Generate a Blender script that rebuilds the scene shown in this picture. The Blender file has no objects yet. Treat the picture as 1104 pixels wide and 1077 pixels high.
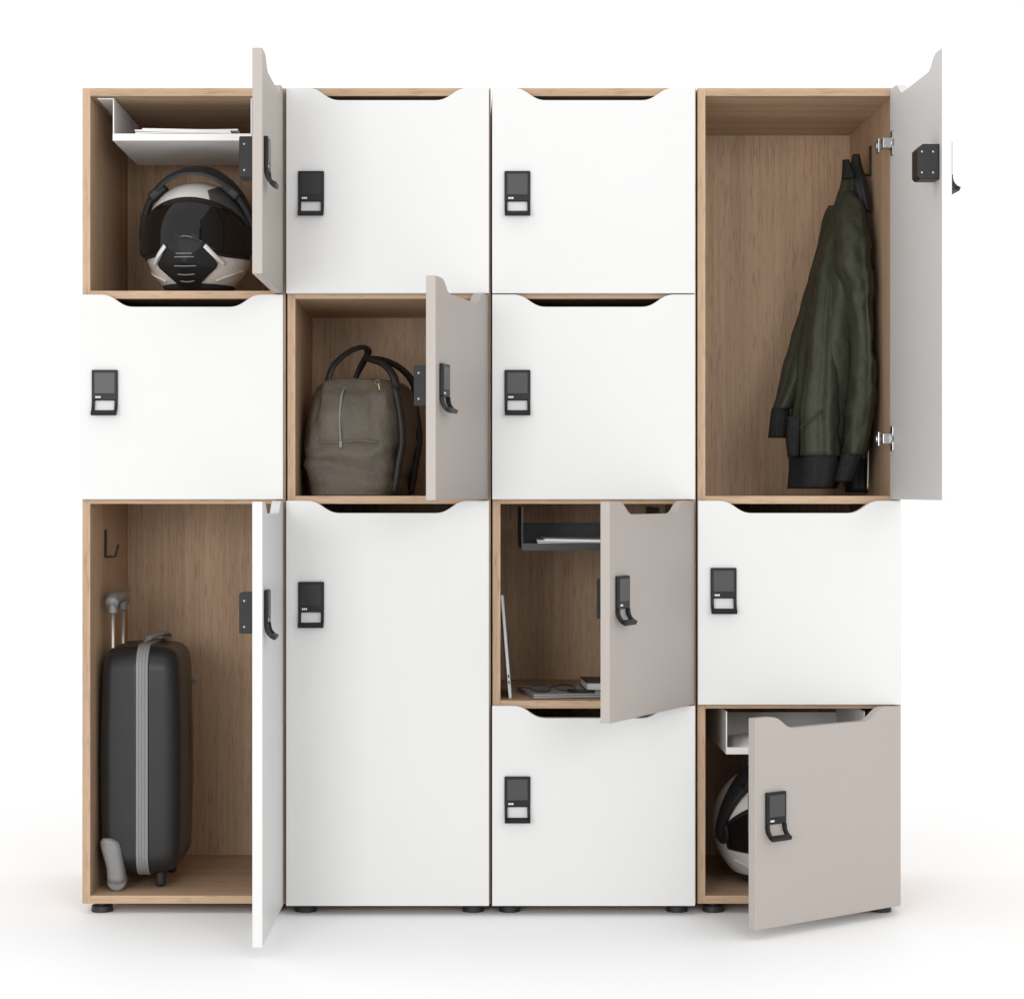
import bpy, bmesh, math, random
from mathutils import Vector, Matrix, noise
random.seed(4)
scene = bpy.context.scene
COL = scene.collection
R = math.radians

# ------------------------------------------------------------------ measures
S = 554.0                       # photograph pixels per metre on the plane of the closed doors
DIST = 4.15
CAMX = (501 - 86) / S
CAMZ = 0.02 + (976 - 528) / S
def PX(px): return (px - 86) / S
def PZ(py): return 0.02 + (976 - py) / S
def at(px, py, y):
    k = (DIST + y) / DIST
    return Vector((CAMX + (px - 501) / S * k, y, CAMZ - (py - 528) / S * k))

T = 0.018                       # door thickness
TB = 0.0155                     # carcass board thickness
CF = 0.020                      # front plane of the carcasses
DEPTH = 0.466

# ------------------------------------------------------------------ materials
def mat(name, color, rough=0.5, metal=0.0, spec=0.5, coat=0.0):
    m = bpy.data.materials.new(name); m.use_nodes = True
    b = m.node_tree.nodes['Principled BSDF']
    b.inputs['Base Color'].default_value = (*color, 1)
    b.inputs['Roughness'].default_value = rough
    b.inputs['Metallic'].default_value = metal
    b.inputs['Specular IOR Level'].default_value = spec
    b.inputs['Coat Weight'].default_value = coat
    b.inputs['Coat Roughness'].default_value = 0.03
    return m
def vary(m, scale=(8, 8, 8), amount=0.08, bump=0.0, bscale=200, detail=4, bdist=0.001):
    nt = m.node_tree; b = nt.nodes['Principled BSDF']
    c = tuple(b.inputs['Base Color'].default_value)
    tc = nt.nodes.new('ShaderNodeTexCoord'); mp = nt.nodes.new('ShaderNodeMapping')
    mp.inputs['Scale'].default_value = scale
    nz = nt.nodes.new('ShaderNodeTexNoise'); nz.inputs['Scale'].default_value = 1; nz.inputs['Detail'].default_value = detail
    cr = nt.nodes.new('ShaderNodeValToRGB')
    cr.color_ramp.elements[0].position = .3; cr.color_ramp.elements[1].position = .7
    cr.color_ramp.elements[0].color = tuple(v * (1 - amount) for v in c[:3]) + (1,)
    cr.color_ramp.elements[1].color = tuple(min(1, v * (1 + amount)) for v in c[:3]) + (1,)
    nt.links.new(tc.outputs['Object'], mp.inputs['Vector']); nt.links.new(mp.outputs['Vector'], nz.inputs['Vector'])
    nt.links.new(nz.outputs['Fac'], cr.inputs['Fac']); nt.links.new(cr.outputs['Color'], b.inputs['Base Color'])
    if bump:
        n2 = nt.nodes.new('ShaderNodeTexNoise'); n2.inputs['Scale'].default_value = bscale; n2.inputs['Detail'].default_value = 3
        bp = nt.nodes.new('ShaderNodeBump'); bp.inputs['Strength'].default_value = bump; bp.inputs['Distance'].default_value = bdist
        nt.links.new(tc.outputs['Object'], n2.inputs['Vector']); nt.links.new(n2.outputs['Fac'], bp.inputs['Height'])
        nt.links.new(bp.outputs['Normal'], b.inputs['Normal'])
    return m
def wood(name, axis, seed, k=1.0):
    """oak veneer, grain along the given axis"""
    m = mat(name, (.45, .3, .19), .55, spec=.25)
    nt = m.node_tree; b = nt.nodes['Principled BSDF']; L = nt.links
    tc = nt.nodes.new('ShaderNodeTexCoord')
    def layer(across, along, detail, dist=0.0):
        mp = nt.nodes.new('ShaderNodeMapping')
        s = [across] * 3; s['xyz'.index(axis)] = along
        mp.inputs['Scale'].default_value = s; mp.inputs['Location'].default_value = (seed * 3.1, seed * 1.7, seed * 2.3)
        n = nt.nodes.new('ShaderNodeTexNoise'); n.inputs['Scale'].default_value = 1
        n.inputs['Detail'].default_value = detail; n.inputs['Distortion'].default_value = dist
        L.new(tc.outputs['Object'], mp.inputs['Vector']); L.new(mp.outputs['Vector'], n.inputs['Vector'])
        return n
    broad = layer(22, .5, 3, .5); fine = layer(150, 2.2, 5, .2); pore = layer(420, 22, 3)
    cr = nt.nodes.new('ShaderNodeValToRGB'); e = cr.color_ramp.elements
    e[0].position = .22; e[0].color = (.32 * k, .221 * k, .146 * k, 1)
    e[1].position = .78; e[1].color = (.60 * k, .422 * k, .284 * k, 1)
    mid = e.new(.5); mid.color = (.47 * k, .325 * k, .213 * k, 1)
    mx = nt.nodes.new('ShaderNodeMix'); mx.data_type = 'FLOAT'; mx.inputs['Factor'].default_value = .5
    L.new(broad.outputs['Fac'], mx.inputs['A']); L.new(fine.outputs['Fac'], mx.inputs['B'])
    L.new(mx.outputs['Result'], cr.inputs['Fac'])
    pr = nt.nodes.new('ShaderNodeValToRGB'); pr.color_ramp.elements[0].position = .34; pr.color_ramp.elements[1].position = .44
    pr.color_ramp.elements[0].color = (.66, .62, .58, 1); pr.color_ramp.elements[1].color = (1, 1, 1, 1)
    L.new(pore.outputs['Fac'], pr.inputs['Fac'])
    mm = nt.nodes.new('ShaderNodeMix'); mm.data_type = 'RGBA'; mm.blend_type = 'MULTIPLY'; mm.inputs['Factor'].default_value = .8
    L.new(cr.outputs['Color'], mm.inputs['A']); L.new(pr.outputs['Color'], mm.inputs['B'])
    L.new(mm.outputs['Result'], b.inputs['Base Color'])
    bp = nt.nodes.new('ShaderNodeBump'); bp.inputs['Strength'].default_value = .25; bp.inputs['Distance'].default_value = .0006
    L.new(fine.outputs['Fac'], bp.inputs['Height']); L.new(bp.outputs['Normal'], b.inputs['Normal'])
    return m

M = {}
M['oak_upright'] = wood('oak_veneer_upright', 'z', 1)
M['oak_back'] = wood('oak_veneer_back', 'z', 7)
M['oak_level'] = wood('oak_veneer_level', 'x', 3)
M['white'] = vary(mat('white_laminate', (.638, .638, .633), .42, spec=.3), (3, 3, 3), .010, .08, 900, bdist=.0004)
M['taupe'] = vary(mat('taupe_laminate', (.392, .354, .326), .5, spec=.3), (3, 3, 3), .015, .08, 900, bdist=.0004)
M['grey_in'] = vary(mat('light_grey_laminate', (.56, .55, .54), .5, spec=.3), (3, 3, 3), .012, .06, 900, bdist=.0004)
M['black'] = vary(mat('black_plastic', (.010, .010, .0105), .42, spec=.25), (40, 40, 40), .15, .1, 1500, bdist=.0002)
M['screen_grey'] = mat('screen_grey', (.052, .052, .053), .35, spec=.3)
M['screen_dark'] = mat('screen_dark', (.014, .014, .014), .3, spec=.3)
M['badge'] = mat('badge_white', (.8, .8, .8), .4)
M['foot'] = vary(mat('foot_rubber', (.012, .012, .012), .55), (60, 60, 60), .2)
M['screw'] = mat('screw_steel', (.28, .28, .28), .4, metal=.8)
M['chrome'] = mat('hinge_steel', (.42, .42, .42), .3, metal=1)
M['tray_white'] = vary(mat('tray_white_steel', (.74, .73, .73), .45, spec=.3), (20, 20, 20), .02, .05, 1200, bdist=.0002)
M['tray_black'] = vary(mat('tray_black_steel', (.014, .014, .016), .45), (30, 30, 30), .2, .05, 1200, bdist=.0002)
M['paper'] = vary(mat('paper_white', (.78, .78, .77), .7, spec=.2), (30, 30, 30), .03)
M['paper_edge'] = vary(mat('paper_pages', (.62, .60, .57), .8, spec=.2), (3, 3, 900), .15)
M['olive'] = vary(mat('olive_nylon', (.036, .039, .025), .58, spec=.28), (14, 14, 5), .15, .5, 55, detail=5, bdist=.006)
M['rib'] = vary(mat('black_rib_knit', (.019, .019, .020), .85, spec=.15), (500, 500, 3), .35, .5, 700, bdist=.001)
M['lining'] = vary(mat('dark_lining', (.012, .014, .015), .6), (20, 20, 6), .3)
M['leather'] = vary(mat('grey_brown_leather', (.106, .089, .068), .58, spec=.35), (12, 12, 7), .22, .6, 90, detail=6, bdist=.004)
M['strap'] = vary(mat('dark_strap_leather', (.016, .014, .013), .55), (60, 60, 60), .3, .2, 500)
M['zip'] = mat('zip_metal', (.5, .49, .45), .35, metal=.7)
M['bag_zip'] = mat('bag_zip', (.20, .19, .165), .5)
M['brass'] = mat('brass', (.24, .18, .085), .45, metal=1)
M['case'] = vary(mat('charcoal_shell', (.014, .014, .015), .38, spec=.42), (25, 25, 25), .08, .2, 700, bdist=.0004)
M['case_dark'] = vary(mat('charcoal_frame', (.013, .013, .014), .5, spec=.4), (25, 25, 25), .1, .2, 700, bdist=.0004)
M['case_band'] = vary(mat('grey_rubber_band', (.20, .20, .20), .5, spec=.4), (40, 40, 4), .05)
M['case_grey'] = vary(mat('grey_plastic', (.21, .205, .20), .42, spec=.45), (40, 40, 40), .06)
M['steel'] = mat('polished_steel', (.78, .77, .75), .25, metal=.85)
M['helmet'] = vary(mat('silver_lacquer', (.66, .64, .61), .28, spec=.5, coat=.35), (9, 9, 9), .06)
M['helmet_dark'] = vary(mat('dark_grey_lacquer', (.05, .05, .05), .35, coat=.2), (9, 9, 9), .08)
M['visor'] = mat('smoked_visor', (.006, .005, .005), .05, spec=.34)
M['liner'] = vary(mat('helmet_liner', (.012, .012, .012), .9), (90, 90, 90), .3)
M['alu'] = vary(mat('brushed_aluminium', (.42, .42, .43), .35, metal=.35), (3, 200, 200), .05)
M['lens'] = mat('glasses_lens', (.92, .93, .94), .02, spec=.6)
M['lens'].node_tree.nodes['Principled BSDF'].inputs['Transmission Weight'].default_value = 1
M['cover'] = vary(mat('dark_brown_cover', (.035, .028, .025), .55), (30, 30, 30), .15, .3, 500)
M['floor'] = vary(mat('white_floor', (.90, .905, .91), .6, spec=.1), (.6, .6, .6), .004)

# ------------------------------------------------------------------ object helpers
def tag(o, label=None, cat=None, group=None, kind=None):
    if label: o['label'] = label
    if cat: o['category'] = cat
    if group: o['group'] = group
    if kind: o['kind'] = kind
    return o
def wloc(o):
    v = Vector((0, 0, 0))
    while o: v += o.location; o = o.parent
    return v
def empty(name, loc, label, cat, group=None, rz=0):
    o = bpy.data.objects.new(name, None); COL.objects.link(o)
    o.location = loc; o.rotation_euler = (0, 0, rz); o.empty_display_size = .05
    return tag(o, label, cat, group)
def obj(name, bm, m, parent=None, local=False, smooth=False, bevel=0, subsurf=0, solid=0, label=None, loc=None, segs=2):
    """link bm as one mesh; world coordinates unless local"""
    off = Vector((0, 0, 0))
    if not local:
        off = loc if loc is not None else (wloc(parent) if parent else Vector((0, 0, 0)))
        bmesh.ops.translate(bm, verts=bm.verts, vec=-off)
    me = bpy.data.meshes.new(name); 
    bmesh.ops.recalc_face_normals(bm, faces=bm.faces)
    bm.to_mesh(me); bm.free()
    o = bpy.data.objects.new(name, me); COL.objects.link(o)
    if parent: o.parent = parent
    elif loc is not None: o.location = loc
    me.materials.append(m)
    if smooth:
        for p in me.polygons: p.use_smooth = True
    if solid:
        s = o.modifiers.new('solid', 'SOLIDIFY'); s.thickness = solid; s.offset = 0
    if bevel:
        b = o.modifiers.new('bevel', 'BEVEL'); b.width = bevel; b.segments = segs; b.limit_method = 'ANGLE'; b.angle_limit = R(35)
        b.harden_normals = False
    if subsurf:
        s = o.modifiers.new('sub', 'SUBSURF'); s.levels = subsurf; s.render_levels = subsurf
    if label: o['label'] = label
    return o
def box(bm, x0, x1, y0, y1, z0, z1, mtx=None):
    vs = [bm.verts.new((x, y, z)) for x in (x0, x1) for y in (y0, y1) for z in (z0, z1)]
    if mtx is not None:
        for v in vs: v.co = mtx @ v.co
    for f in ((0, 1, 3, 2), (4, 6, 7, 5), (0, 4, 5, 1), (2, 3, 7, 6), (0, 2, 6, 4), (1, 5, 7, 3)):
        bm.faces.new([vs[i] for i in f])
    return bm
def nb(): return bmesh.new()
def cyl(bm, c, r, h, axis='z', n=24, r2=None):
    r2 = r if r2 is None else r2
    mt = Matrix.Translation(c)
    if axis == 'x': mt = mt @ Matrix.Rotation(R(90), 4, 'Y')
    if axis == 'y': mt = mt @ Matrix.Rotation(R(90), 4, 'X')
    bmesh.ops.create_cone(bm, cap_ends=True, segments=n, radius1=r, radius2=r2, depth=h, matrix=mt)
    return bm
def catmull(pts, n=8):
    P = [Vector(p) for p in pts]; P = [2 * P[0] - P[1]] + P + [2 * P[-1] - P[-2]]
    out = []
    for i in range(1, len(P) - 2):
        for j in range(n):
            t = j / n; a, b, c, d = P[i - 1], P[i], P[i + 1], P[i + 2]
            out.append(.5 * ((2 * b) + (c - a) * t + (2 * a - 5 * b + 4 * c - d) * t * t + (3 * b - a - 3 * c + d) * t ** 3))
    out.append(P[-2]); return out
def tube(bm, pts, ra, rb=None, n=12, up=Vector((0, 0, 1)), smooth=True):
    """sweep an ellipse (ra along the side, rb along the up direction)"""
    rb = ra if rb is None else rb
    P = catmull(pts) if smooth else [Vector(p) for p in pts]
    rings = []
    for i, p in enumerate(P):
        d = (P[min(i + 1, len(P) - 1)] - P[max(i - 1, 0)]).normalized()
        s = d.cross(up)
        if s.length < 1e-4: s = d.cross(Vector((1, 0, 0)))
        s.normalize(); u = s.cross(d).normalized()
        rings.append([bm.verts.new(p + s * ra * math.cos(2 * math.pi * k / n) + u * rb * math.sin(2 * math.pi * k / n)) for k in range(n)])
    for a, b in zip(rings, rings[1:]):
        for k in range(n): bm.faces.new((a[k], a[(k + 1) % n], b[(k + 1) % n], b[k]))
    bm.faces.new(rings[0]); bm.faces.new(list(reversed(rings[-1])))
    return bm
def loft(bm, rings, cap=True):
    vr = [[bm.verts.new(p) for p in r] for r in rings]
    n = len(vr[0])
    for a, b in zip(vr, vr[1:]):
        for k in range(n): bm.faces.new((a[k], a[(k + 1) % n], b[(k + 1) % n], b[k]))
    if cap:
        bm.faces.new(vr[0]); bm.faces.new(list(reversed(vr[-1])))
    return bm
def extrude_outline(bm, pts, d):
    """pts: closed outline (Vectors), d: extrusion vector"""
    a = [bm.verts.new(p) for p in pts]; b = [bm.verts.new(Vector(p) + d) for p in pts]
    n = len(a)
    bm.faces.new(a); bm.faces.new(list(reversed(b)))
    for k in range(n): bm.faces.new((a[k], b[k], b[(k + 1) % n], a[(k + 1) % n]))
    return bm
def ribbon(bm, x0, x1, path, th):
    """strip between x0 and x1 along a (y,z) path, of thickness th"""
    P = [Vector((0, y, z)) for y, z in path]; rings = []
    for i, p in enumerate(P):
        d = (P[min(i + 1, len(P) - 1)] - P[max(i - 1, 0)]).normalized()
        nrm = Vector((0, -d.z, d.y))
        rings.append([Vector((x0, 0, 0)) + p + nrm * th / 2, Vector((x1, 0, 0)) + p + nrm * th / 2,
                      Vector((x1, 0, 0)) + p - nrm * th / 2, Vector((x0, 0, 0)) + p - nrm * th / 2])
    return loft(bm, rings)

# ------------------------------------------------------------------ locker cabinets
DW = 0.395
CX = [86.2, 308.4, 530.6, 752.6]          # left edge of each column of doors, photograph pixels
def door_outline(w, h):
    a, b, c = .041, .104, .0240
    def s_curve(x0, x1, z0, z1, n=12):
        out = []
        for i in range(n + 1):
            t = i / n
            x = x0 * (1 - t) ** 3 + 3 * (x0 + .46 * (x1 - x0)) * t * (1 - t) ** 2 + 3 * (x1 - .46 * (x1 - x0)) * t * t * (1 - t) + x1 * t ** 3
            z = z0 * (1 - t) ** 3 + 3 * z0 * t * (1 - t) ** 2 + 3 * z1 * t * t * (1 - t) + z1 * t ** 3
            out.append(Vector((x, 0, z)))
        return out
    pts = [Vector((-w, 0, 0)), Vector((-w, 0, h))]
    pts += s_curve(-w + a, -w + b, h, h - c)
    pts += s_curve(-b, -a, h - c, h)
    pts += [Vector((0, 0, h)), Vector((0, 0, 0))]
    return pts
def make_door(cab, col, ytop, ybot, angle, m, lock_y, label=None, dark=False, case=.024, hinges=False, name='door', inner=None):
    w = DW; h = (ybot - ytop) / S
    th = R(angle)
    hinge = Vector((PX(CX[col]) + w, (T - T * math.cos(th)) * .95, PZ(ybot)))
    bm = extrude_outline(nb(), door_outline(w, h), Vector((0, T, 0)))
    d = obj(name, bm, m, cab, local=True, bevel=.0011)
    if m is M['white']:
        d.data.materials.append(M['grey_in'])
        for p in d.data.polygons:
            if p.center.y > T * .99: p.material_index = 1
    d.location = hinge - cab.location; d.rotation_euler = (0, 0, th)
    if label: d['label'] = label
    # ---- lock: plate, screen, badge and the pull that curls outwards at its lower end
    x0 = -w + .0238; x1 = x0 + .0505; zt = (ybot - lock_y) / S; H = .0885; zb = zt - H; pz = zb + .029
    bm = nb()
    box(bm, x0, x1, -.0074, -.0002, pz, zt)
    lk = obj('lock', bm, M['black'], d, local=True, bevel=.0022, segs=3)
    path = [(-.0043, pz + .0002), (-.0046, pz - .006), (-.0060, pz - .0125), (-.0090, pz - .0180), (-.0130, pz - .0222), (-.0175, pz - .0250)]
    bm = nb()
    ribbon(bm, x0 + .0002, x0 + .0060, path, .0078); ribbon(bm, x1 - .0060, x1 - .0002, path, .0078)
    ribbon(bm, x0 + .0002, x1 - .0002, [(-.0125, pz - .0220), (-.0168, pz - .0245), (-.0212, pz - .0262)], .0078)
    obj('pull', bm, M['black'], d, local=True, bevel=.001)
    bm = box(nb(), x0 + .0055, x1 - .0055, -.0081, -.0069, pz + .0135, zt - .0055)
    obj('lock_screen', bm, M['screen_dark' if dark else 'screen_grey'], d, local=True, bevel=.0006)
    bx_ = x0 + .0078; q0, q1 = pz + .0050, pz + .0082; pts = [Vector((bx_, -.0080, q0))]
    for k in range(3):
        a_ = bx_ + k * .0036; pts += [Vector((a_, -.0080, q1)), Vector((a_ + .0024, -.0080, q1))]
        if k < 2: pts += [Vector((a_ + .0024, -.0080, q0 + .0006)), Vector((a_ + .0036, -.0080, q0 + .0006))]
    pts.append(Vector((bx_ + .0096, -.0080, q0)))
    bm = extrude_outline(nb(), pts, Vector((0, .0012, 0)))
    obj('badge', bm, M['badge'], d, local=True)
    # ---- inner side
    if angle > 5:
        cx0 = -w + (.016 if case > .03 else .006); cx1 = cx0 + .050; z0 = zt - .076; z1 = zt - .004; y0 = T; y1 = T + case
        if case > .03: cx1 -= .010; z0 += .006; z1 -= .003
        ch = .010 if case > .03 else .002
        bm = extrude_outline(nb(), [Vector((cx0, y0, z0)), Vector((cx0, y0, z1)), Vector((cx0, y1 - ch, z1)), Vector((cx0, y1, z1 - ch)), Vector((cx0, y1, z0 + ch * .5)), Vector((cx0, y1 - ch * .5, z0)), Vector((cx0, y0, z0))][1:], Vector((cx1 - cx0, 0, 0)))
        lc = obj('lock_case', bm, M['black'], d, local=True, bevel=.0012)
        if case > .02:
            for yy in ((y0 + .3 * case, y1 - .008) if case > .03 else (y0 + .62 * case,)):
                for zz in (z0 + .012, z1 - .014):
                    obj('screw', cyl(nb(), (cx0 - .0004, yy, zz), .0017, .0014, 'x', 12), M['screw'], d, local=True)
    if hinges:
        for yy in (155, 473):
            zc = (ybot - yy) / S
            bm = nb()
            box(bm, -.031, -.012, T, T + .0025, zc - .024, zc + .024)
            cyl(bm, (-.021, T + .004, zc), .013, .004, 'y', 20)
            box(bm, -.026, -.010, T + .003, T + .020, zc - .010, zc + .010)
            box(bm, -.015, .020, T + .012, T + .020, zc - .008, zc + .008)
            cyl(bm, (.018, T + .018, zc), .008, .014, 'y', 14)
            box(bm, .006, .026, T + .017, T + .022, zc - .014, zc + .014)
            obj('hinge', bm, M['chrome'], d, local=True, bevel=.0012)
    return d

def make_cabinet(col, splits, label):
    """splits: photograph rows where shelf boards sit, top to bottom"""
    x0 = PX(CX[col]) + .001; x1 = x0 + .3975
    zt, zb = PZ(93.2), PZ(976)
    cab = empty('locker_cabinet', Vector(((x0 + x1) / 2, CF + DEPTH / 2, 0)), label, 'locker cabinet', 'four tall oak locker cabinets in a row')
    yb = CF + DEPTH
    for a in (x0, x1 - TB):
        obj('side_panel', box(nb(), a, a + TB, CF, yb, zb, zt), M['oak_upright'], cab, bevel=.0006)
    obj('back_panel', box(nb(), x0, x1, yb, yb + .008, zb, zt), M['oak_back'], cab)
    obj('top_panel', box(nb(), x0 + TB, x1 - TB, CF, yb, zt - TB, zt), M['oak_level'], cab, bevel=.0006)
    obj('bottom_panel', box(nb(), x0 + TB, x1 - TB, CF, yb, zb, zb + TB), M['oak_level'], cab, bevel=.0006)
    for s in splits:
        z = PZ(s)
        obj('shelf', box(nb(), x0 + TB, x1 - TB, CF, yb, z - TB / 2, z + TB / 2), M['oak_level'], cab, bevel=.0006)
    for fx in (x0 + .034, x1 - .034):
        for fy in (CF + .030, yb - .05):
            bm = cyl(nb(), (fx, fy, .006), .0215, .012, n=32, r2=.0205); cyl(bm, (fx, fy, .0155), .012, .008, n=20)
            obj('foot', bm, M['foot'], cab, bevel=.001)
    return cab, x0, x1
def make_tray(cab, x0, x1, ytop, m, label, flange=True):
    """bent steel tray hung under the board above"""
    zt = PZ(ytop) - .0005; h = .0835
    a = x0 + TB + .042; b = x1 - TB - .052; y0 = CF + .012; y1 = y0 + .318
    bm = nb()
    box(bm, a, b, y0, y1, zt - h, zt - h + .0022)                      # floor
    box(bm, a, b, y0, y0 + .0022, zt - h + .0022, zt - h + .0135)      # front lip
    box(bm, a, a + .0022, y0 + .0022, y1, zt - h + .0022, zt)          # cheeks
    box(bm, b - .0022, b, y0 + .0022, y1, zt - h + .0022, zt)
    box(bm, a + .0022, b - .0022, y1 - .0022, y1, zt - h + .0022, zt - .034)   # low back
    if flange: box(bm, a - .030, a, y0 + .0022, y1, zt - .0022, zt)               # flanges screwed to the board
    if flange: box(bm, b, b + .030, y0 + .0022, y1, zt - .0022, zt)
    obj('tray', bm, m, cab, label=label)
    return a, b, y0, y1, zt - h + .0022
def make_hook(cab, xw, side, yc, zt, zb, e=.032):
    """thin bent hook on a side wall; side +1 juts towards +x"""
    bm = nb()
    box(bm, min(xw, xw + side * .0032), max(xw, xw + side * .0032), yc - .008, yc + .008, zb, zt)
    box(bm, min(xw + side * .0032, xw + side * e), max(xw + side * .0032, xw + side * e), yc - .008, yc + .008, zb, zb + .0034)
    mt = Matrix.Translation((xw + side * e, yc, zb + .001)) @ Matrix.Rotation(side * R(14), 4, 'Y')
    box(bm, -.0016, .0016, -.008, .008, 0, .026, mt)
    obj('coat_hook', bm, M['black'], cab, bevel=.0005)

WH, TP = M['white'], M['taupe']
# --- column 1
c1, a1, b1 = make_cabinet(0, [317, 539], 'leftmost oak cabinet, helmet locker on top and suitcase locker open below')
make_door(c1, 0, 95, 316.4, 89.4, TP, 179, 'open taupe door standing straight out beside the helmet')
make_door(c1, 0, 317.6, 538.4, 0, WH, 399, 'closed white door between the helmet and suitcase lockers')
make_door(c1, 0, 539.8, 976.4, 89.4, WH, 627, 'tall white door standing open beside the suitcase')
t1 = make_tray(c1, a1, b1, 102.4, M['tray_white'], 'white steel tray above the helmet')
make_hook(c1, a1 + TB, 1, .19, at(118, 571, .19).z, at(118, 601, .19).z, e=.021)
obj('screw', cyl(nb(), at(209.5, 733.5, CF + DEPTH - .002), .0055, .005, 'y', 16), M['chrome'], c1, bevel=.001)
# --- column 2
c2, a2, b2 = make_cabinet(1, [317, 539], 'second oak cabinet from the left, leather bag in its open middle locker')
make_door(c2, 1, 95, 316.4, 0, WH, 185, 'closed white door above the bag locker', dark=True)
make_door(c2, 1, 317.6, 538.4, 75.5, TP, 403, 'open taupe door beside the leather bag')
make_door(c2, 1, 539.8, 976.4, 0, WH, 627, 'tall closed white door under the bag locker', dark=True)
# --- column 3
c3, a3, b3 = make_cabinet(2, [317, 539, 760.5], 'third oak cabinet from the left, black tray in its half open locker')
make_door(c3, 2, 95, 316.4, 0, WH, 185, 'closed white door at the top of the cabinet')
make_door(c3, 2, 317.6, 538.4, 0, WH, 399, 'closed white door second from the top')
make_door(c3, 2, 539.8, 759.6, 61.3, TP, 614, 'half open taupe door in front of the black tray', case=.010)
make_door(c3, 2, 760.8, 976.4, 0, WH, 836.5, 'closed white door at the bottom of the cabinet')
t3 = make_tray(c3, a3, b3, 547.2, M['tray_black'], 'black steel tray', flange=False)
# --- column 4
c4, a4, b4 = make_cabinet(3, [539, 760.5], 'rightmost oak cabinet, green jacket in its tall open locker')
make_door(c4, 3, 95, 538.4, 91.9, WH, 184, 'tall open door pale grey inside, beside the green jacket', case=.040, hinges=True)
make_door(c4, 3, 539.8, 759.6, 0, WH, 612, 'closed white door under the green jacket')
make_door(c4, 3, 760.8, 976.4, 37, TP, 837, 'taupe door ajar in front of the lower helmet', case=.008)
t4 = make_tray(c4, a4, b4, 768.6, M['tray_white'], 'white steel tray above the lower helmet', flange=False)
HY = .245
make_hook(c4, b4 - TB, -1, HY, at(936, 158, HY).z, at(936, 190, HY).z)

# ------------------------------------------------------------------ floor
bm = nb(); vs = [bm.verts.new(p) for p in ((-60, -60, 0), (60, -60, 0), (60, 60, 0), (-60, 60, 0))]; bm.faces.new(vs)
tag(obj('floor', bm, M['floor']), kind='structure')

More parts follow.
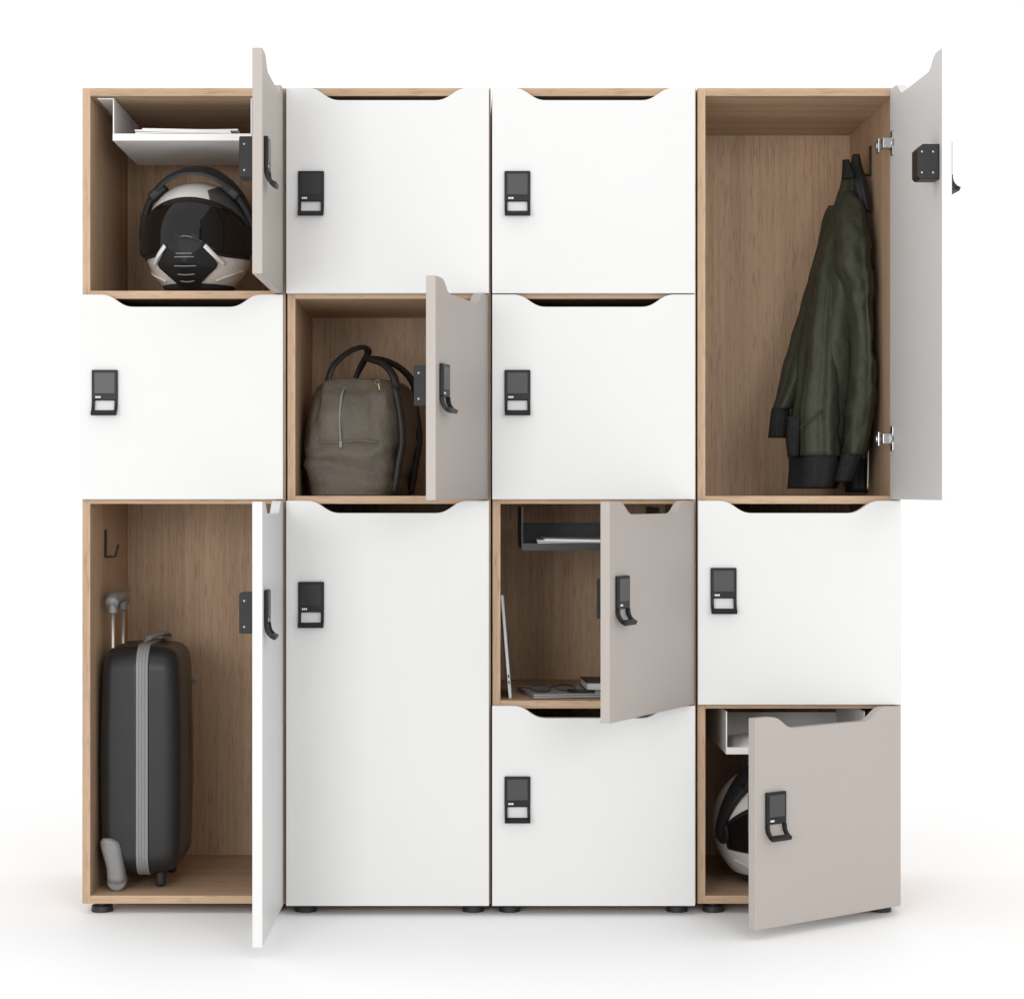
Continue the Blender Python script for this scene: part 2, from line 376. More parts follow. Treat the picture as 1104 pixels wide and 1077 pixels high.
# ------------------------------------------------------------------ motorcycle helmets
def make_helmet(loc, yaw, label, roll=0):
    root = empty('motorcycle_helmet', loc, label, 'helmet', 'motorcycle helmets in the lockers', yaw)
    root.rotation_euler = (0, roll, yaw)
    rx, ry, rz, cz = .1085, .130, .119, .112
    def Sf(a, e, off=0.0):
        a, e = R(a), R(e)
        ce = max(0, math.cos(e)) ** (.78 if e < 0 else .92)
        d = Vector((math.sin(a) * ce, -math.cos(a) * ce, math.sin(e)))
        x, y, z = d.x * (rx + off), d.y * (ry + off), d.z * (rz + off)
        if z < 0:
            t = min(1, -z / rz)
            x *= 1 - .12 * t * t
            if y < 0: y *= 1 + .10 * t * (1 - t) * 2
            y *= 1 - .10 * t * t
        return Vector((x, y, z + cz))
    def patch(name, m, a0, a1, lo, hi, off, th, na=48, ne=12, sub=0, label=None):
        bm = nb(); g = []
        for i in range(na + 1):
            a = a0 + (a1 - a0) * i / na; l, h = lo(a), hi(a)
            g.append([bm.verts.new(Sf(a, l + (h - l) * j / ne, off)) for j in range(ne + 1)])
        for i in range(na):
            for j in range(ne): bm.faces.new((g[i][j], g[i + 1][j], g[i + 1][j + 1], g[i][j + 1]))
        return obj(name, bm, m, root, local=True, smooth=True, solid=th, label=label)
    # shell
    bm = nb(); rings = [[Sf(a, e) for a in range(-180, 180, 6)] for e in list(range(-56, 88, 6)) + [88]]
    loft(bm, rings); obj('shell', bm, M['helmet'], root, local=True, smooth=True)
    bm = nb(); rings = []
    for e, o in ((-50, .001), (-56, .004), (-62, .003), (-67, -.003), (-70, -.012)): rings.append([Sf(a, e, o) for a in range(-180, 180, 8)])
    loft(bm, rings); obj('neck_roll', bm, M['liner'], root, local=True, smooth=True)
    vt = lambda a: 38 * math.cos(R(min(90, abs(a) * 1.02))) ** .75 - 4
    vb = lambda a: -18 + 2 * (abs(a) / 80) ** 2 + (14 * math.exp(-(a / 24) ** 2))
    patch('visor_frame', M['case_dark'], -86, 86, lambda a: vb(a) - 3, lambda a: vt(a) + 5, .0022, .003)
    patch('visor', M['visor'], -80, 80, vb, lambda a: vt(a), .0052, .003)
    # forehead panel seam and dark flank
    patch('side_panel', M['helmet_dark'], 28, 118, lambda a: vt(a) + 7 + (0 if a < 80 else (a - 80) * .2), lambda a: 62 - .35 * abs(a - 60), .0015, .002)
    # chin centre
    bm = nb()
    prof = [(-13, -1), (-10, 1), (10, 1), (13, -1), (18, -10), (36, -26), (35, -30), (20, -45), (12, -54), (-12, -54), (-20, -45), (-35, -30), (-36, -26), (-18, -10)]
    c = bm.verts.new(Sf(0, -24, .016)); rim = [bm.verts.new(Sf(a, e, .008)) for a, e in prof]; base = [bm.verts.new(Sf(a, e, -.003)) for a, e in prof]
    n = len(prof)
    for k in range(n):
        bm.faces.new((c, rim[k], rim[(k + 1) % n])); bm.faces.new((rim[k], base[k], base[(k + 1) % n], rim[(k + 1) % n]))
    cg = obj('chin_vent', bm, M['black'], root, local=True, bevel=.001)
    for e, wdt in ((-17, 8), (-20, 10), (-28, 12), (-36, 10), (-43, 9)):
        bm = nb(); tube(bm, [Sf(-wdt, e, .0115), Sf(0, e + .3, .0155), Sf(wdt, e, .0115)], .0012, .0011, n=8)
        obj('vent_slat', bm, M['case_grey'], cg, local=True, smooth=True)
    for s in (-1, 1):
        bm = nb(); tube(bm, [Sf(s * 20, -10, .009), Sf(s * 30, -18, .009), Sf(s * 44, -26, .005)], .0032, .0048, n=8)
        obj('chin_blade', bm, M['helmet'], root, local=True, smooth=True)
        # pivots
        p = Sf(s * 88, -4, .004); bm = cyl(nb(), p, .020, .012, 'x', 28); obj('pivot', bm, M['case_dark'], root, local=True, bevel=.003)
        bm = nb(); tube(bm, [Sf(s * 40, -45, .003), Sf(s * 62, -36, .003), Sf(s * 84, -30, .002)], .0022, .0022, n=6)
        obj('cheek_crease', bm, M['helmet'], root, local=True, smooth=True)
    # raised peak: a flat arch standing clear of the shell
    bm = nb(); rings = []
    for i in range(41):
        t = math.pi * i / 40 ; t = -.12 + (math.pi + .24) * i / 40
        cx, sz = math.cos(t), math.sin(t)
        rad_x = .1150; rad_z = .1405
        wd = .011 + .016 * max(0, sz) ** 1.2
        yb = .004 - .050 * max(0, sz)
        th = .0030 + .0022 * abs(cx)
        rings.append([Vector((cx * (rad_x + d), yb + q * wd, cz - .002 + sz * (rad_z + d) + .010 * q * max(0, sz))) for q, d in ((-1, -th), (-1, th), (0, th * 1.8), (1, th), (1, -th), (0, -th))])
    loft(bm, rings); obj('peak', bm, M['case_dark'], root, local=True, smooth=True, bevel=.0008)
    for s in (-1, 1):
        bm = nb(); q = R(90 - s * 42)
        box(bm, -.020, .020, -.016, .018, -.010, .009, Matrix.Translation((math.cos(q) * .112, -.040, cz + math.sin(q) * .129)) @ Matrix.Rotation(s * R(42), 4, 'Y'))
        obj('peak_bracket', bm, M['case_dark'], root, local=True, bevel=.005)
    return root
zs = PZ(317) + TB / 2
p = at(214.5, 300, .165)
make_helmet(Vector((p.x, .165, zs)), R(-5), 'silver helmet with dark visor under the white tray, facing forward in the top left locker')
zs2 = PZ(976) + TB
p = at(829, 900, .185)
make_helmet(Vector((p.x, .185, zs2)), R(26), 'silver helmet half hidden behind the ajar taupe door at the bottom right')

# ------------------------------------------------------------------ papers on the trays
def sheet_stack(name, loc, w, d, n, label, cat, th=.0016, m=None, fan=.02, group=None):
    root = empty(name, loc, label, cat, group)
    for k in range(n):
        bm = nb(); dx = random.uniform(-fan, fan) * .4; dy = random.uniform(-.003, .003)
        nx = 14; g = []
        for i in range(nx + 1):
            u = i / nx; lift = .0012 * math.sin(u * 3 + k) + (.003 * max(0, u - .6) if k == n - 1 else 0)
            g.append([bm.verts.new((dx + (u - .5) * w, dy + v * d - d / 2, k * (th + .0004) + lift + th / 2 + .0012)) for v in (0, 1)])
        for i in range(nx): bm.faces.new((g[i][0], g[i + 1][0], g[i + 1][1], g[i][1]))
        o = obj('sheet', bm, m or M['paper'], root, local=True, solid=th)
        o.rotation_euler = (0, 0, random.uniform(-.02, .02))
    return root
a, b, y0, y1, z = t1
sheet_stack('magazine_stack', Vector(((a + b) / 2 + .005, y0 + .145, z + .0125)), .188, .26, 3, 'white papers lying on the tray above the upper helmet', 'papers', th=.003)
# a folder below the papers fills the tray up to the lip
bm = box(nb(), a + .012, b - .012, y0 + .006, y1 - .02, z, z + .0125)
tag(obj('folder', bm, M['paper_edge'], None, loc=Vector((a + .012, y0 + .006, z)), bevel=.001), 'pale folder under the white papers in the upper tray', 'folder')
a, b, y0, y1, z = t3
sheet_stack('paper_pile', Vector((a + .125, y0 + .135, z + .0095)), .175, .22, 3, 'cream papers lying in the black tray', 'papers', th=.0022)
bm = box(nb(), a + .045, a + .20, y0 + .03, y0 + .24, z, z + .0094)
tag(obj('notepad', bm, M['paper_edge'], None, loc=Vector((a + .045, y0 + .03, z)), bevel=.001), 'thin notepad under the cream papers in the black tray', 'notepad')
# limp cloth bag in the lower right tray
a, b, y0, y1, z = t4
bm = nb(); g = []
for i in range(33):
    row = []
    for j in range(25):
        u, v = i / 32, j / 24
        e = math.sin(math.pi * u) ** .5 * math.sin(math.pi * v) ** .5
        h = e * (.026 + .016 * noise.noise(Vector((u * 3.2, v * 2.5, 2))) + .008 * abs(noise.noise(Vector((u * 8, v * 7, 5)))))
        row.append(bm.verts.new((a + .012 + u * .14 + .02 * v, y0 + .02 + v * .20, z + .001 + h)))
    g.append(row)
for i in range(32):
    for j in range(24): bm.faces.new((g[i][j], g[i + 1][j], g[i + 1][j + 1], g[i][j + 1]))
rim = [g[i][0] for i in range(33)] + [g[32][j] for j in range(1, 25)] + [g[i][24] for i in range(31, -1, -1)] + [g[0][j] for j in range(23, 0, -1)]
low = [bm.verts.new((v.co.x, v.co.y, z)) for v in rim]
for k in range(len(rim)): bm.faces.new((rim[k], rim[(k + 1) % len(rim)], low[(k + 1) % len(rim)], low[k]))
bm.faces.new(low)
tag(obj('folded_cloth', bm, M['paper'], None, loc=Vector((a + .012, y0 + .02, z)), smooth=True), 'crumpled white cloth lying in the lower right tray', 'cloth')

# ------------------------------------------------------------------ things in the half open locker of the third cabinet
zf = PZ(760.5) + TB / 2
# tablet leaning on the left side wall
xw = a3 + TB
root = empty('tablet', Vector((xw + .020, .05, zf)), 'thin silver tablet leaning upright against the left wall of the half open locker', 'tablet')
L_ = .205; tilt = -math.asin(.0165 / L_)
mt = Matrix.Rotation(tilt, 4, 'Y')
obj('tablet_body', box(nb(), -.0035, .0035, 0, .155, .0005, L_, mt), M['alu'], root, local=True, bevel=.0016)
obj('tablet_screen', box(nb(), .0036, .0044, .006, .149, .008, L_ - .008, mt), M['visor'], root, local=True)
for zz in (.030, .042): obj('button', box(nb(), -.0012, .0012, -.0012, .0, zz, zz + .006, mt), M['black'], root, local=True)
# laptop lying closed
lp = at(575, 747, .07); 
root = empty('laptop', Vector((lp.x, .045, zf)), 'closed silver laptop lying flat on the floor of the half open locker', 'laptop', rz=R(9))
obj('laptop_base', box(nb(), 0, .26, 0, .185, .0010, .0058), M['alu'], root, local=True, bevel=.0022)
obj('laptop_lid', box(nb(), .0, .26, .0, .185, .0062, .0096), M['alu'], root, local=True, bevel=.0016)
for x in (.02, .24):
    for y in (.02, .165): obj('rubber_foot', cyl(nb(), (x, y, .0005), .006, .0010), M['foot'], root, local=True)
# glasses on it
root = empty('eyeglasses', Vector((lp.x + .020, .085, zf + .0096)), 'thin rimmed eyeglasses resting on the silver laptop', 'eyeglasses', rz=R(24))
for s in (0, 1):
    cx = s * .056; ring = [Vector((cx + .022 * math.cos(t), .013 + .012 * math.sin(t), .0065 + .0052 * math.sin(t))) for t in [2 * math.pi * k / 24 for k in range(25)]]
    bm = nb(); tube(bm, ring, .0009, n=6, up=Vector((0, .3, 1)), smooth=False); rm = obj('rim', bm, M['case_dark'], root, local=True, smooth=True)
    bm = nb(); ctr = bm.verts.new((cx, .013, .0065)); vv = [bm.verts.new(v) for v in ring[:-1]]
    for k in range(24): bm.faces.new((ctr, vv[k], vv[(k + 1) % 24]))
    obj('lens', bm, M['lens'], rm, local=True, solid=.001)
    e_ = -1 if s == 0 else 1
    bm = nb(); tube(bm, [(cx + e_ * .022, .014, .008), (cx + e_ * .017, .055, .006), (cx + e_ * .010, .095, .0012)], .0010, n=6)
    obj('temple', bm, M['case_dark'], root, local=True, smooth=True)
bm = nb(); tube(bm, [(.0215, .014, .008), (.028, .016, .0105), (.0345, .014, .008)], .0010, n=6); obj('bridge', bm, M['case_dark'], root, local=True, smooth=True)
# book with a dark cover
bp_ = at(632, 740, .13)
root = empty('notebook', Vector((bp_.x, .115, zf + .0096)), 'dark covered book lying on the laptop, partly behind the taupe door', 'book', rz=R(3))
obj('pages', box(nb(), .002, .13, .002, .130, .0016, .0150), M['paper_edge'], root, local=True)
obj('cover', box(nb(), 0, .134, 0, .134, .0151, .0171), M['cover'], root, local=True, bevel=.0006)
obj('cover', box(nb(), 0, .134, 0, .134, 0, .0015), M['cover'], root, local=True, bevel=.0004)
pn = at(612, 742, .09)
bm = nb(); tube(bm, [(pn.x, .085, zf + .0132), (pn.x + .052, .068, zf + .0132)], .0034, n=10, smooth=False)
tag(obj('pen', bm, M['case_dark'], None, loc=Vector((pn.x, .085, zf + .0096)), smooth=True), 'slim dark pen lying on the laptop in front of the book', 'pen')

# ------------------------------------------------------------------ leather bag
zb_ = PZ(539) + TB / 2
bc = at(380, 530, .12)
yaw = R(-9)
BW, BL, BH = .190, .30, .232
bag_o = Vector((at(374, 530, .07).x, .07, zb_))
root = empty('leather_bag', bag_o, 'grey brown soft leather travel bag with two looped handles in the open middle locker', 'bag', rz=yaw)
Mi = (Matrix.Translation(bag_o) @ Matrix.Rotation(yaw, 4, 'Z')).inverted()
wprof = [(0, .166), (.02, .176), (.06, .186), (.105, .205), (.14, .202), (.17, .193), (.200, .182), (.216, .170), (.228, .156), (.234, .128), (.2365, .07)]
def prof_lin(z):
    z = max(0, min(wprof[-1][0], z))
    for (za, wa), (zc, wc) in zip(wprof, wprof[1:]):
        if z <= zc: return wa + (wc - wa) * (z - za) / (zc - za)
    return wprof[-1][1]
def prof(z):
    q = .014 if z < .19 else .004
    return sum(prof_lin(z + d * q) for d in (-1, -.5, 0, .5, 1)) / 5
def bag_ring(z, grow=0.0, n=96):
    w = prof(z) / 2 + grow; l = (BL / 2) * (1 - .16 * max(0, z / BH) ** 2 - (.10 if z > .2 else 0) * (z - .2) / .031) + grow
    out = []
    for k in range(n):
        t = 2 * math.pi * k / n; c, s = math.cos(t), math.sin(t); e = .38
        x = w * math.copysign(abs(c) ** e, c); y = BL / 2 + l * math.copysign(abs(s) ** e, s)
        q = Vector((x * 9, y * 9, z * 7)); amp = .0125 if z > .01 else .002
        d = noise.noise(q) * amp + noise.noise(q * 2.3 + Vector((3, 1, 0))) * amp * .7 + (abs(noise.noise(Vector((x * 40, y * 40, z * 9)))) * .0035 if z > .08 else 0)
        zz_ = max(0, min(1, (z - .10) / .08)) * max(0, min(1, (.236 - z) / .03))
        d += -.015 * zz_ * math.exp(-((x - .030) / .010) ** 2) + -.011 * zz_ * math.exp(-((x + .052 + z * .1) / .009) ** 2)
        d += .007 * math.exp(-((z - .085 - .12 * x + .01 * math.sin(x * 50)) / .013) ** 2) - .006 * math.exp(-((z - .055 + .2 * x) / .010) ** 2)
        nx, ny = (x / max(w, .01)), ((y - BL / 2) / max(l, .01)); ln = math.hypot(nx, ny) or 1
        out.append(Vector((x + d * nx / ln, y + d * ny / ln, z + (.006 * noise.noise(q * 1.3) if z > .15 else 0))))
    return out
zl = [0, .004, .010] + [.010 + .0065 * i for i in range(1, 31)] + [.211, .217, .222, .227, .231, .234, .2365]
obj('body', loft(nb(), [bag_ring(z) for z in zl]), M['leather'], root, local=True, smooth=True)
def surf_y(x, z, front=True):
    """front end surface of the bag at (x,z)"""
    w = prof(z) / 2; l = (BL / 2) * (1 - .16 * (z / BH) ** 2 - (.10 if z > .2 else 0) * (z - .2) / .031)
    t = min(.98, abs(x) / w); return BL / 2 - l * (1 - t ** (2 / .38)) ** (.38 / 2)
# zip on the end panel
pts = [Vector((-.012 + .004 * math.sin(z * 30), surf_y(-.012, z) - .0055, z)) for z in (.222, .205, .185, .165, .145, .125, .108)]
pts[0].y += .02
obj('zip', tube(nb(), pts, .0024, .0022, n=8, up=Vector((0, 1, 0))), M['bag_zip'], root, local=True, smooth=True)
bm = nb(); p = pts[-1]; box(bm, p.x - .0032, p.x + .0032, p.y - .003, p.y + .001, p.z - .013, p.z + .001)
p = pts[1]; obj('zip_pull', bm, M['bag_zip'], root, local=True, bevel=.0015)
pts = [Vector((x, surf_y(x, .107) - .0035, .107 + .002 * math.sin(x * 60))) for x in [-.06 + .012 * i for i in range(11)]]
obj('seam', tube(nb(), pts, .0009, .0022, n=8, up=Vector((0, 0, 1))), M['leather'], root, local=True, smooth=True)
# straps on the long sides
for yy in (.055, .235):
    for s in (1,):
        bm = nb(); rings = []
        for z in [.004 + .0085 * i for i in range(26)]:
            x = s * (prof(z) / 2 * (1 - (abs(yy - BL / 2) / (BL / 2)) ** 5) ** .2 * 1.0 + (.004 if s > 0 else .0005))
            rings.append([Vector((x + s * d, yy + q * .0135, z)) for q, d in ((-1, -.008), (-1, .003), (0, .0055), (1, .003), (1, -.008))])
        obj('side_strap', loft(bm, rings), M['strap'], root, local=True, smooth=True)
def L2(px, py, y): return Mi @ at(px, py, y)
h1 = [L2(423, 446, .13), L2(426, 412, .135), L2(415, 394, .16), L2(398, 387, .20), L2(415, 389, .25), L2(434, 399, .28), L2(446, 416, .30), L2(447, 446, .29)]
obj('handle', tube(nb(), h1, .0095, .0062, n=10), M['strap'], root, local=True, smooth=True)
h2 = [L2(351, 424, .14), L2(358, 397, .15), L2(374, 381, .18), L2(390, 374.5, .21), L2(397, 379, .23), L2(391, 392, .25), L2(385, 404, .26), L2(380, 420, .26)]
obj('handle', tube(nb(), h2, .0080, .0052, n=10), M['strap'], root, local=True, smooth=True)
p = L2(407, 412, .075)
bk = obj('buckle', tube(nb(), [p + Vector((.0045 * math.cos(t), 0, .0045 * math.sin(t))) for t in [2 * math.pi * k / 16 for k in range(17)]], .0009, n=6, up=Vector((0, 1, 0)), smooth=False), M['brass'], root, local=True, smooth=True)
obj('buckle_tab', box(nb(), -.0016, .0016, -.0008, .0008, -.013, 0, Matrix.Translation(p + Vector((.002, -.001, -.003))) @ Matrix.Rotation(R(-12), 4, 'Y')), M['brass'], root, local=True, bevel=.0006)

# ------------------------------------------------------------------ olive jacket on the hook
jo = at(920, 175, HY)
root = empty('bomber_jacket', Vector((jo.x, HY, at(920, 530, HY).z)), 'olive green bomber jacket with black knit cuffs hanging from a hook', 'jacket')
def cloth_loft(name, secs, m, ax=(1, 0), n=72, amp=.12, fold=5, seed=0, steps=10, wr=.004, cap=True, label=None):
    """secs: (px_left, px_right, py, depth, half depth) -> elliptical rings with running folds"""
    P = catmull([Vector((s[0], s[1], s[2])) for s in secs], steps); Q = catmull([Vector((s[3], s[4], 0)) for s in secs], steps)
    rings = []
    for i, (p, q) in enumerate(zip(P, Q)):
        l, r = at(p.x, p.z, q.x), at(p.y, p.z, q.x); c = (l + r) / 2; hw = (r.x - l.x) / 2; ring = []
        for k in range(n):
            t = 2 * math.pi * k / n
            g_ = noise.noise(Vector((math.cos(t) * 1.6 + seed, math.sin(t) * 1.6, c.z * 1.6 + seed))) * 1.5
            f = 1 + amp * (math.sin(fold * t + seed + c.z * 3 + g_ * 2.2) * .5 + g_ * .7) * (0 if abs(math.cos(t)) > .96 else 1)
            v = Vector((c.x + hw * math.cos(t) * (.985 + (f - 1) * .25), c.y + q.y * math.sin(t) * f, c.z))
            nn = Vector((math.cos(t), math.sin(t), 0))
            w = noise.noise(Vector((v.x * 16 + seed, v.y * 16, v.z * 8))) + .55 * noise.noise(Vector((v.x * 26, v.y * 26 + seed, v.z * 30 + v.x * 34)))
            w += .45 - 1.1 * abs(noise.noise(Vector((v.x * 13 + 7, v.y * 13 + seed, v.z * 15 - v.x * 16)))) ** .6
            ring.append(v + nn * w * wr)
        rings.append(ring)
    return obj(name, loft(nb(), rings, cap), m, root, smooth=True, label=label)
# torso
cloth_loft('body', [(912, 928, 176, HY, .010), (908, 932, 190, HY, .022), (900, 936, 215, .25, .045), (890, 937, 245, .25, .070), (880, 938, 280, .25, .085),
                    (871, 939, 320, .25, .092), (862, 939, 370, .25, .098), (855, 938, 430, .25, .100), (850, 937, 470, .25, .098), (851, 934, 494, .25, .092)],
           M['olive'], amp=.20, fold=6, seed=1.3, wr=.0055)
cloth_loft('hem', [(851, 915, 492, .225, .075), (850, 908, 510, .22, .070), (849, 902, 527, .215, .066)], M['rib'], amp=.10, fold=5, seed=2, steps=5, wr=.002)
cloth_loft('lining', [(905, 939, 470, .30, .035), (908, 938, 500, .30, .035), (912, 937, 531, .30, .032)], M['lining'], amp=.12, fold=4, seed=3, steps=5, wr=.002)
# far sleeve, hanging to the left
cloth_loft('sleeve', [(893, 899, 222, .285, .006), (888, 905, 234, .30, .026), (880, 902, 262, .30, .038), (869, 895, 310, .30, .042), (853, 884, 365, .29, .040), (839, 868, 415, .28, .036), (832, 854, 441, .27, .030)],
           M['olive'], amp=.16, fold=4, seed=5, wr=.004)
cloth_loft('cuff', [(832, 852, 440, .27, .026), (830, 851, 455, .27, .025), (828, 850, 472, .27, .024)], M['rib'], amp=.06, fold=5, seed=6, steps=5, wr=.001)
# middle fold of the back with its own piece of hem
cloth_loft('front_panel', [(886, 902, 270, .215, .012), (876, 903, 330, .190, .030), (869, 905, 390, .165, .034), (864, 905, 440, .145, .036), (863, 906, 491, .140, .036)], M['olive'], amp=.22, fold=4, seed=8, wr=.0045)
cloth_loft('cuff', [(849, 866, 449, .165, .020), (848, 864, 470, .165, .020), (849, 862, 492, .165, .019)], M['rib'], amp=.06, fold=5, seed=9, steps=5, wr=.001)
cloth_loft('hem', [(865, 905, 488, .139, .034), (864, 902, 508, .138, .033), (862, 897, 526, .138, .031)], M['rib'], amp=.08, fold=5, seed=4, steps=5, wr=.0015)
# near sleeve on the right
cloth_loft('sleeve', [(912, 919, 206, .20, .004), (904, 930, 222, .185, .020), (900, 936, 250, .165, .036), (904, 939, 290, .150, .044), (914, 941, 330, .140, .040), (919, 941, 375, .138, .036), (915, 942, 412, .136, .038), (910, 941, 450, .132, .038), (907, 931, 490, .130, .030)],
           M['olive'], amp=.14, fold=3, seed=11, wr=.0072)
cloth_loft('cuff', [(907, 930, 487, .130, .026), (903, 924, 502, .130, .025), (899, 918, 519, .130, .024)], M['rib'], amp=.06, fold=5, seed=12, steps=5, wr=.001)
# collar
cloth_loft('collar', [(908, 916, 173, HY - .02, .012), (908, 918, 182, HY - .02, .018), (907, 924, 193, HY - .02, .022)], M['rib'], amp=.1, fold=4, seed=13, steps=5, wr=.001)
cloth_loft('collar', [(919, 927, 167, HY, .010), (917, 930, 182, HY, .018), (918, 936, 200, HY - .02, .022), (926, 939, 228, HY - .035, .018)], M['lining'], amp=.1, fold=4, seed=14, steps=6, wr=.001)
pk = [at(862, 462, .118), at(872, 454, .104), at(882, 446, .104), at(893, 437, .118)]
obj('pocket', tube(nb(), [p - root.location for p in pk], .0016, .0030, n=8, up=Vector((0, 1, 0))), M['olive'], root, local=True, smooth=True)
# zip edge down the right hand side
zp = [at(936, 482, .20), at(936, 500, .20), at(935.5, 528, .20)]
obj('zip', tube(nb(), [p - root.location for p in zp], .0022, .0022, n=8, up=Vector((0, 1, 0))), M['zip'], root, local=True, smooth=True)

# ------------------------------------------------------------------ suitcase
SY = .06; k0 = (DIST + SY) / DIST
sx0, sx1 = at(109, 0, SY).x, at(190, 0, SY).x
zfl = PZ(976) + TB
sz0, sz1 = zfl + .028, at(0, 697, SY).z
root = empty('suitcase', Vector(((sx0 + sx1) / 2, SY + .17, zfl)), 'charcoal hard shell suitcase with grey centre band and raised pull handle', 'suitcase')
W_ = sx1 - sx0; H_ = sz1 - sz0; D_ = .255
xb0, xb1 = at(146.5, 0, SY).x - root.location.x, at(159.5, 0, SY).x - root.location.x
X0, X1 = -W_ / 2, W_ / 2
def rrect(ins, r, n=10, z0=None, z1=None):
    """rounded rectangle outline in the local y-z plane"""
    y0, y1 = -.17 + ins, -.17 + D_ - ins; zz0, zz1 = (sz0 - zfl) + ins, (sz1 - zfl) - ins; r = max(.006, r - ins * .6); out = []
    for cy, cz, a0 in ((y1 - r, zz1 - r, 0), (y0 + r, zz1 - r, 90), (y0 + r, zz0 + r, 180), (y1 - r, zz0 + r, 270)):
        for i in range(n + 1):
            a = R(a0 + 90 * i / n); out.append((cy + r * math.cos(a), cz + r * math.sin(a)))
    # subdivide straight runs so the shell can bulge
    res = []
    for (a, b) in zip(out, out[1:] + out[:1]):
        res.append(a); L = math.hypot(b[0] - a[0], b[1] - a[1])
        if L > .03:
            for q in range(1, 10): res.append((a[0] + (b[0] - a[0]) * q / 10, a[1] + (b[1] - a[1]) * q / 10))
    return res
def shell(xs, sgn):
    rings = []
    for x, ins in xs:
        ring = []
        for y, z in rrect(ins, .048):
            v = (z / (sz1 - zfl)); bulge = .008 * math.sin(math.pi * min(1, max(0, v))) * abs(x - (xb0 if sgn < 0 else xb1)) / .08
            ring.append(Vector((x + sgn * bulge, y, z)))
        rings.append(ring)
    return loft(nb(), rings)
rx_ = xb1
seq = [(rx_, .0), (rx_ + .004, .0015), (X1 - .030, .0035), (X1 - .016, .0075), (X1 - .007, .014), (X1 - .002, .024), (X1, .038), (X1 + .001, .060), (X1 + .001, .09)]
obj('shell', shell(seq, 1), M['case'], root, local=True, smooth=True)
lx = xb0
seq = [(lx, .0), (lx - .004, .0015), (X0 + .022, .0035), (X0 + .012, .0075), (X0 + .006, .014), (X0 + .002, .024), (X0, .038), (X0, .09)]
obj('shell', shell(seq, -1), M['case'], root, local=True, smooth=True)
rings = []; nr = 25
for i in range(nr):
    x = xb0 + (xb1 - xb0) * i / (nr - 1); g = .0014 + (.0008 if (i % 6) in (1, 2, 3, 4, 5) and 0 < i < nr - 1 else 0)
    rings.append([Vector((x, y, z)) for y, z in rrect(-g, .048)])
obj('centre_band', loft(nb(), rings), M['case_band'], root, local=True)
# carry handle on top
hp = [(xb1 - .020, -.05, sz1 - zfl - .001), (xb1 - .016, -.045, sz1 - zfl + .010), (xb1 + .004, .00, sz1 - zfl + .015), (xb1 + .008, .04, sz1 - zfl + .011), (xb1 + .008, .046, sz1 - zfl)]
obj('carry_handle', tube(nb(), hp, .010, .004, n=10), M['case_grey'], root, local=True, smooth=True)
# telescopic handle on the back shell
hx = at(123, 0, SY + .08).x - root.location.x
top = at(0, 656, SY + .08).z - zfl
y1_, y2_ = -.17 + .065, -.17 + .190
for yy in (y1_, y2_):
    bm = cyl(nb(), (hx, yy, (top + .30) / 2), .0042, top - .30, n=14)
    obj('handle_rod', bm, M['steel'], root, local=True, smooth=True)
    bm = nb(); tube(bm, [(hx, yy, top - .008), (hx, yy, top + .006), (hx, yy, top + .020)], .0105, .0095, n=16)
    obj('handle_socket', bm, M['case_grey'], root, local=True, smooth=True)
bm = nb(); tube(bm, [(hx, y1_ - .012, top + .012), (hx - .001, y1_ + .01, top + .020), (hx, (y1_ + y2_) / 2, top + .022), (hx - .001, y2_ - .01, top + .020), (hx, y2_ + .012, top + .012)], .0135, .0125, n=16)
obj('handle_grip', bm, M['case_grey'], root, local=True, smooth=True)
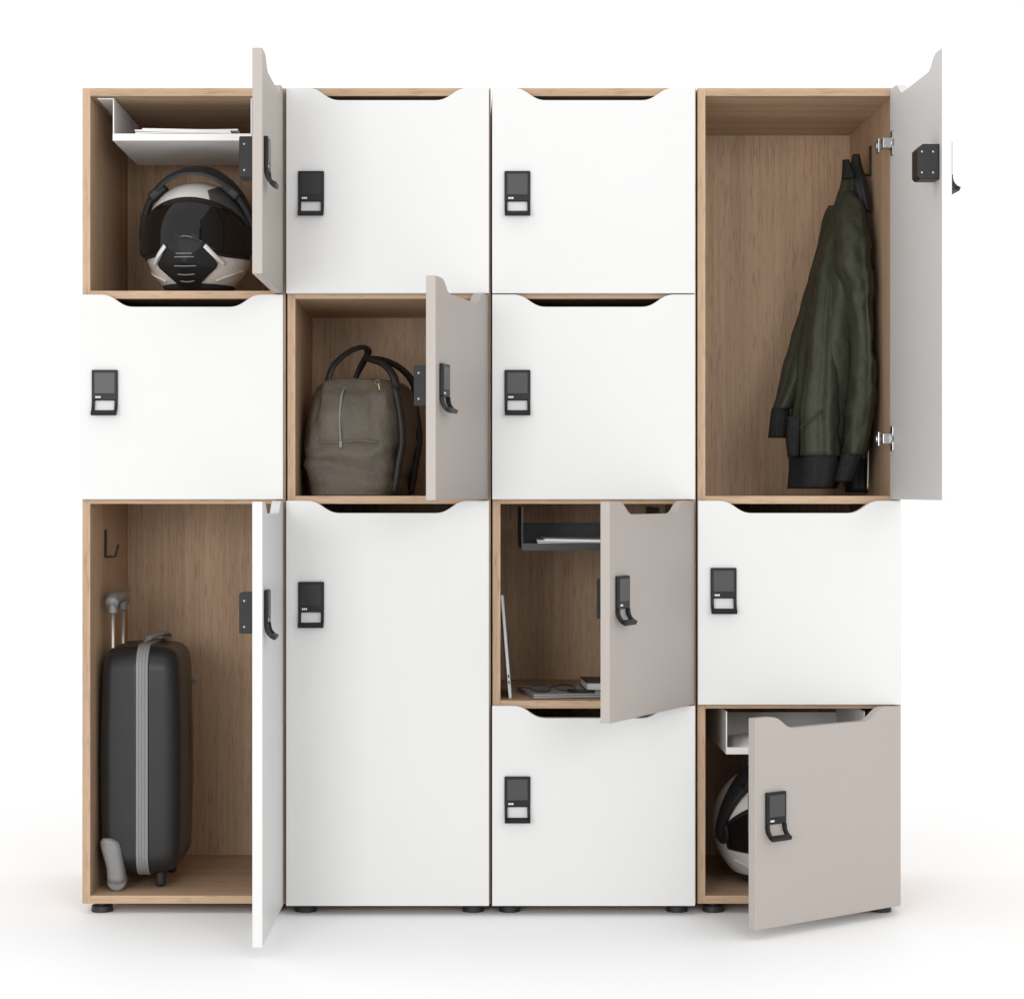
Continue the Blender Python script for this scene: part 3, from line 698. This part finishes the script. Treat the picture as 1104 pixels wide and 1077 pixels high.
# wheel housings (left, wall side) and feet (right)
def housing(yc):
    bm = nb(); rings = []
    for z, xc, hw in ((.105, X0 + .012, .0100), (.098, X0 + .016, .0190), (.085, X0 + .019, .0205), (.065, X0 + .0235, .0190), (.045, X0 + .0275, .0175), (.028, X0 + .029, .0185), (.018, X0 + .029, .0165)):
        rings.append([Vector((xc + hw * math.copysign(abs(math.cos(t)) ** .7, math.cos(t)), yc + .020 * math.copysign(abs(math.sin(t)) ** .7, math.sin(t)), z)) for t in [2 * math.pi * k / 28 for k in range(28)]])
    h = obj('wheel_housing', loft(bm, rings), M['case_grey'], root, local=True, smooth=True)
    obj('wheel', cyl(nb(), (X0 + .029, yc + .008, .0185), .0185, .030, 'y', 36), M['case_grey'], h, local=True, bevel=.004)
housing(-.17 + .012); housing(-.17 + D_ - .03)
for yc in (-.11, .05):
    bm = nb(); box(bm, X1 - .048, X1 - .030, yc - .012, yc + .012, .0, .034)
    obj('foot', bm, M['case_dark'], root, local=True, bevel=.006)

# ------------------------------------------------------------------ camera, light
cd = bpy.data.cameras.new('camera'); cam = bpy.data.objects.new('camera', cd); COL.objects.link(cam)
cam.location = (CAMX, -DIST, CAMZ); cam.rotation_euler = (R(90), 0, 0)
cd.sensor_width = 36; cd.sensor_fit = 'HORIZONTAL'; cd.lens = 36 * S * DIST / 1104
cd.shift_x = (552 - 501) / 1104; cd.shift_y = -(538.5 - 528) / 1104
cd.clip_end = 300; scene.camera = cam

w = bpy.data.worlds.new('World'); scene.world = w; w.use_nodes = True
w.node_tree.nodes['Background'].inputs['Color'].default_value = (1, 1, 1, 1)
w.node_tree.nodes['Background'].inputs['Strength'].default_value = 1.14
def lamp(name, loc, target, sx, sy, power, color=(1, 1, 1)):
    l = bpy.data.lights.new(name, 'AREA'); l.shape = 'RECTANGLE'; l.size = sx; l.size_y = sy; l.energy = power; l.color = color
    o = bpy.data.objects.new(name, l); COL.objects.link(o); o.location = loc
    o.rotation_euler = (Vector(target) - Vector(loc)).to_track_quat('-Z', 'Y').to_euler(); return o
lamp('softbox_lamp', (-.9, -4.9, 1.15), (.8, 0, .4), 1.4, 1.4, 64)
lamp('softbox_lamp', (2.3, -5.2, 1.8), (.8, 0, .4), 1.4, 1.4, 52)

scene.view_settings.view_transform = 'Standard'; scene.view_settings.look = 'None'
scene.view_settings.exposure = 0; scene.view_settings.gamma = 1; scene.view_settings.use_curve_mapping = False
scene.render.engine = 'CYCLES'
scene.cycles.max_bounces = 8; scene.cycles.diffuse_bounces = 5
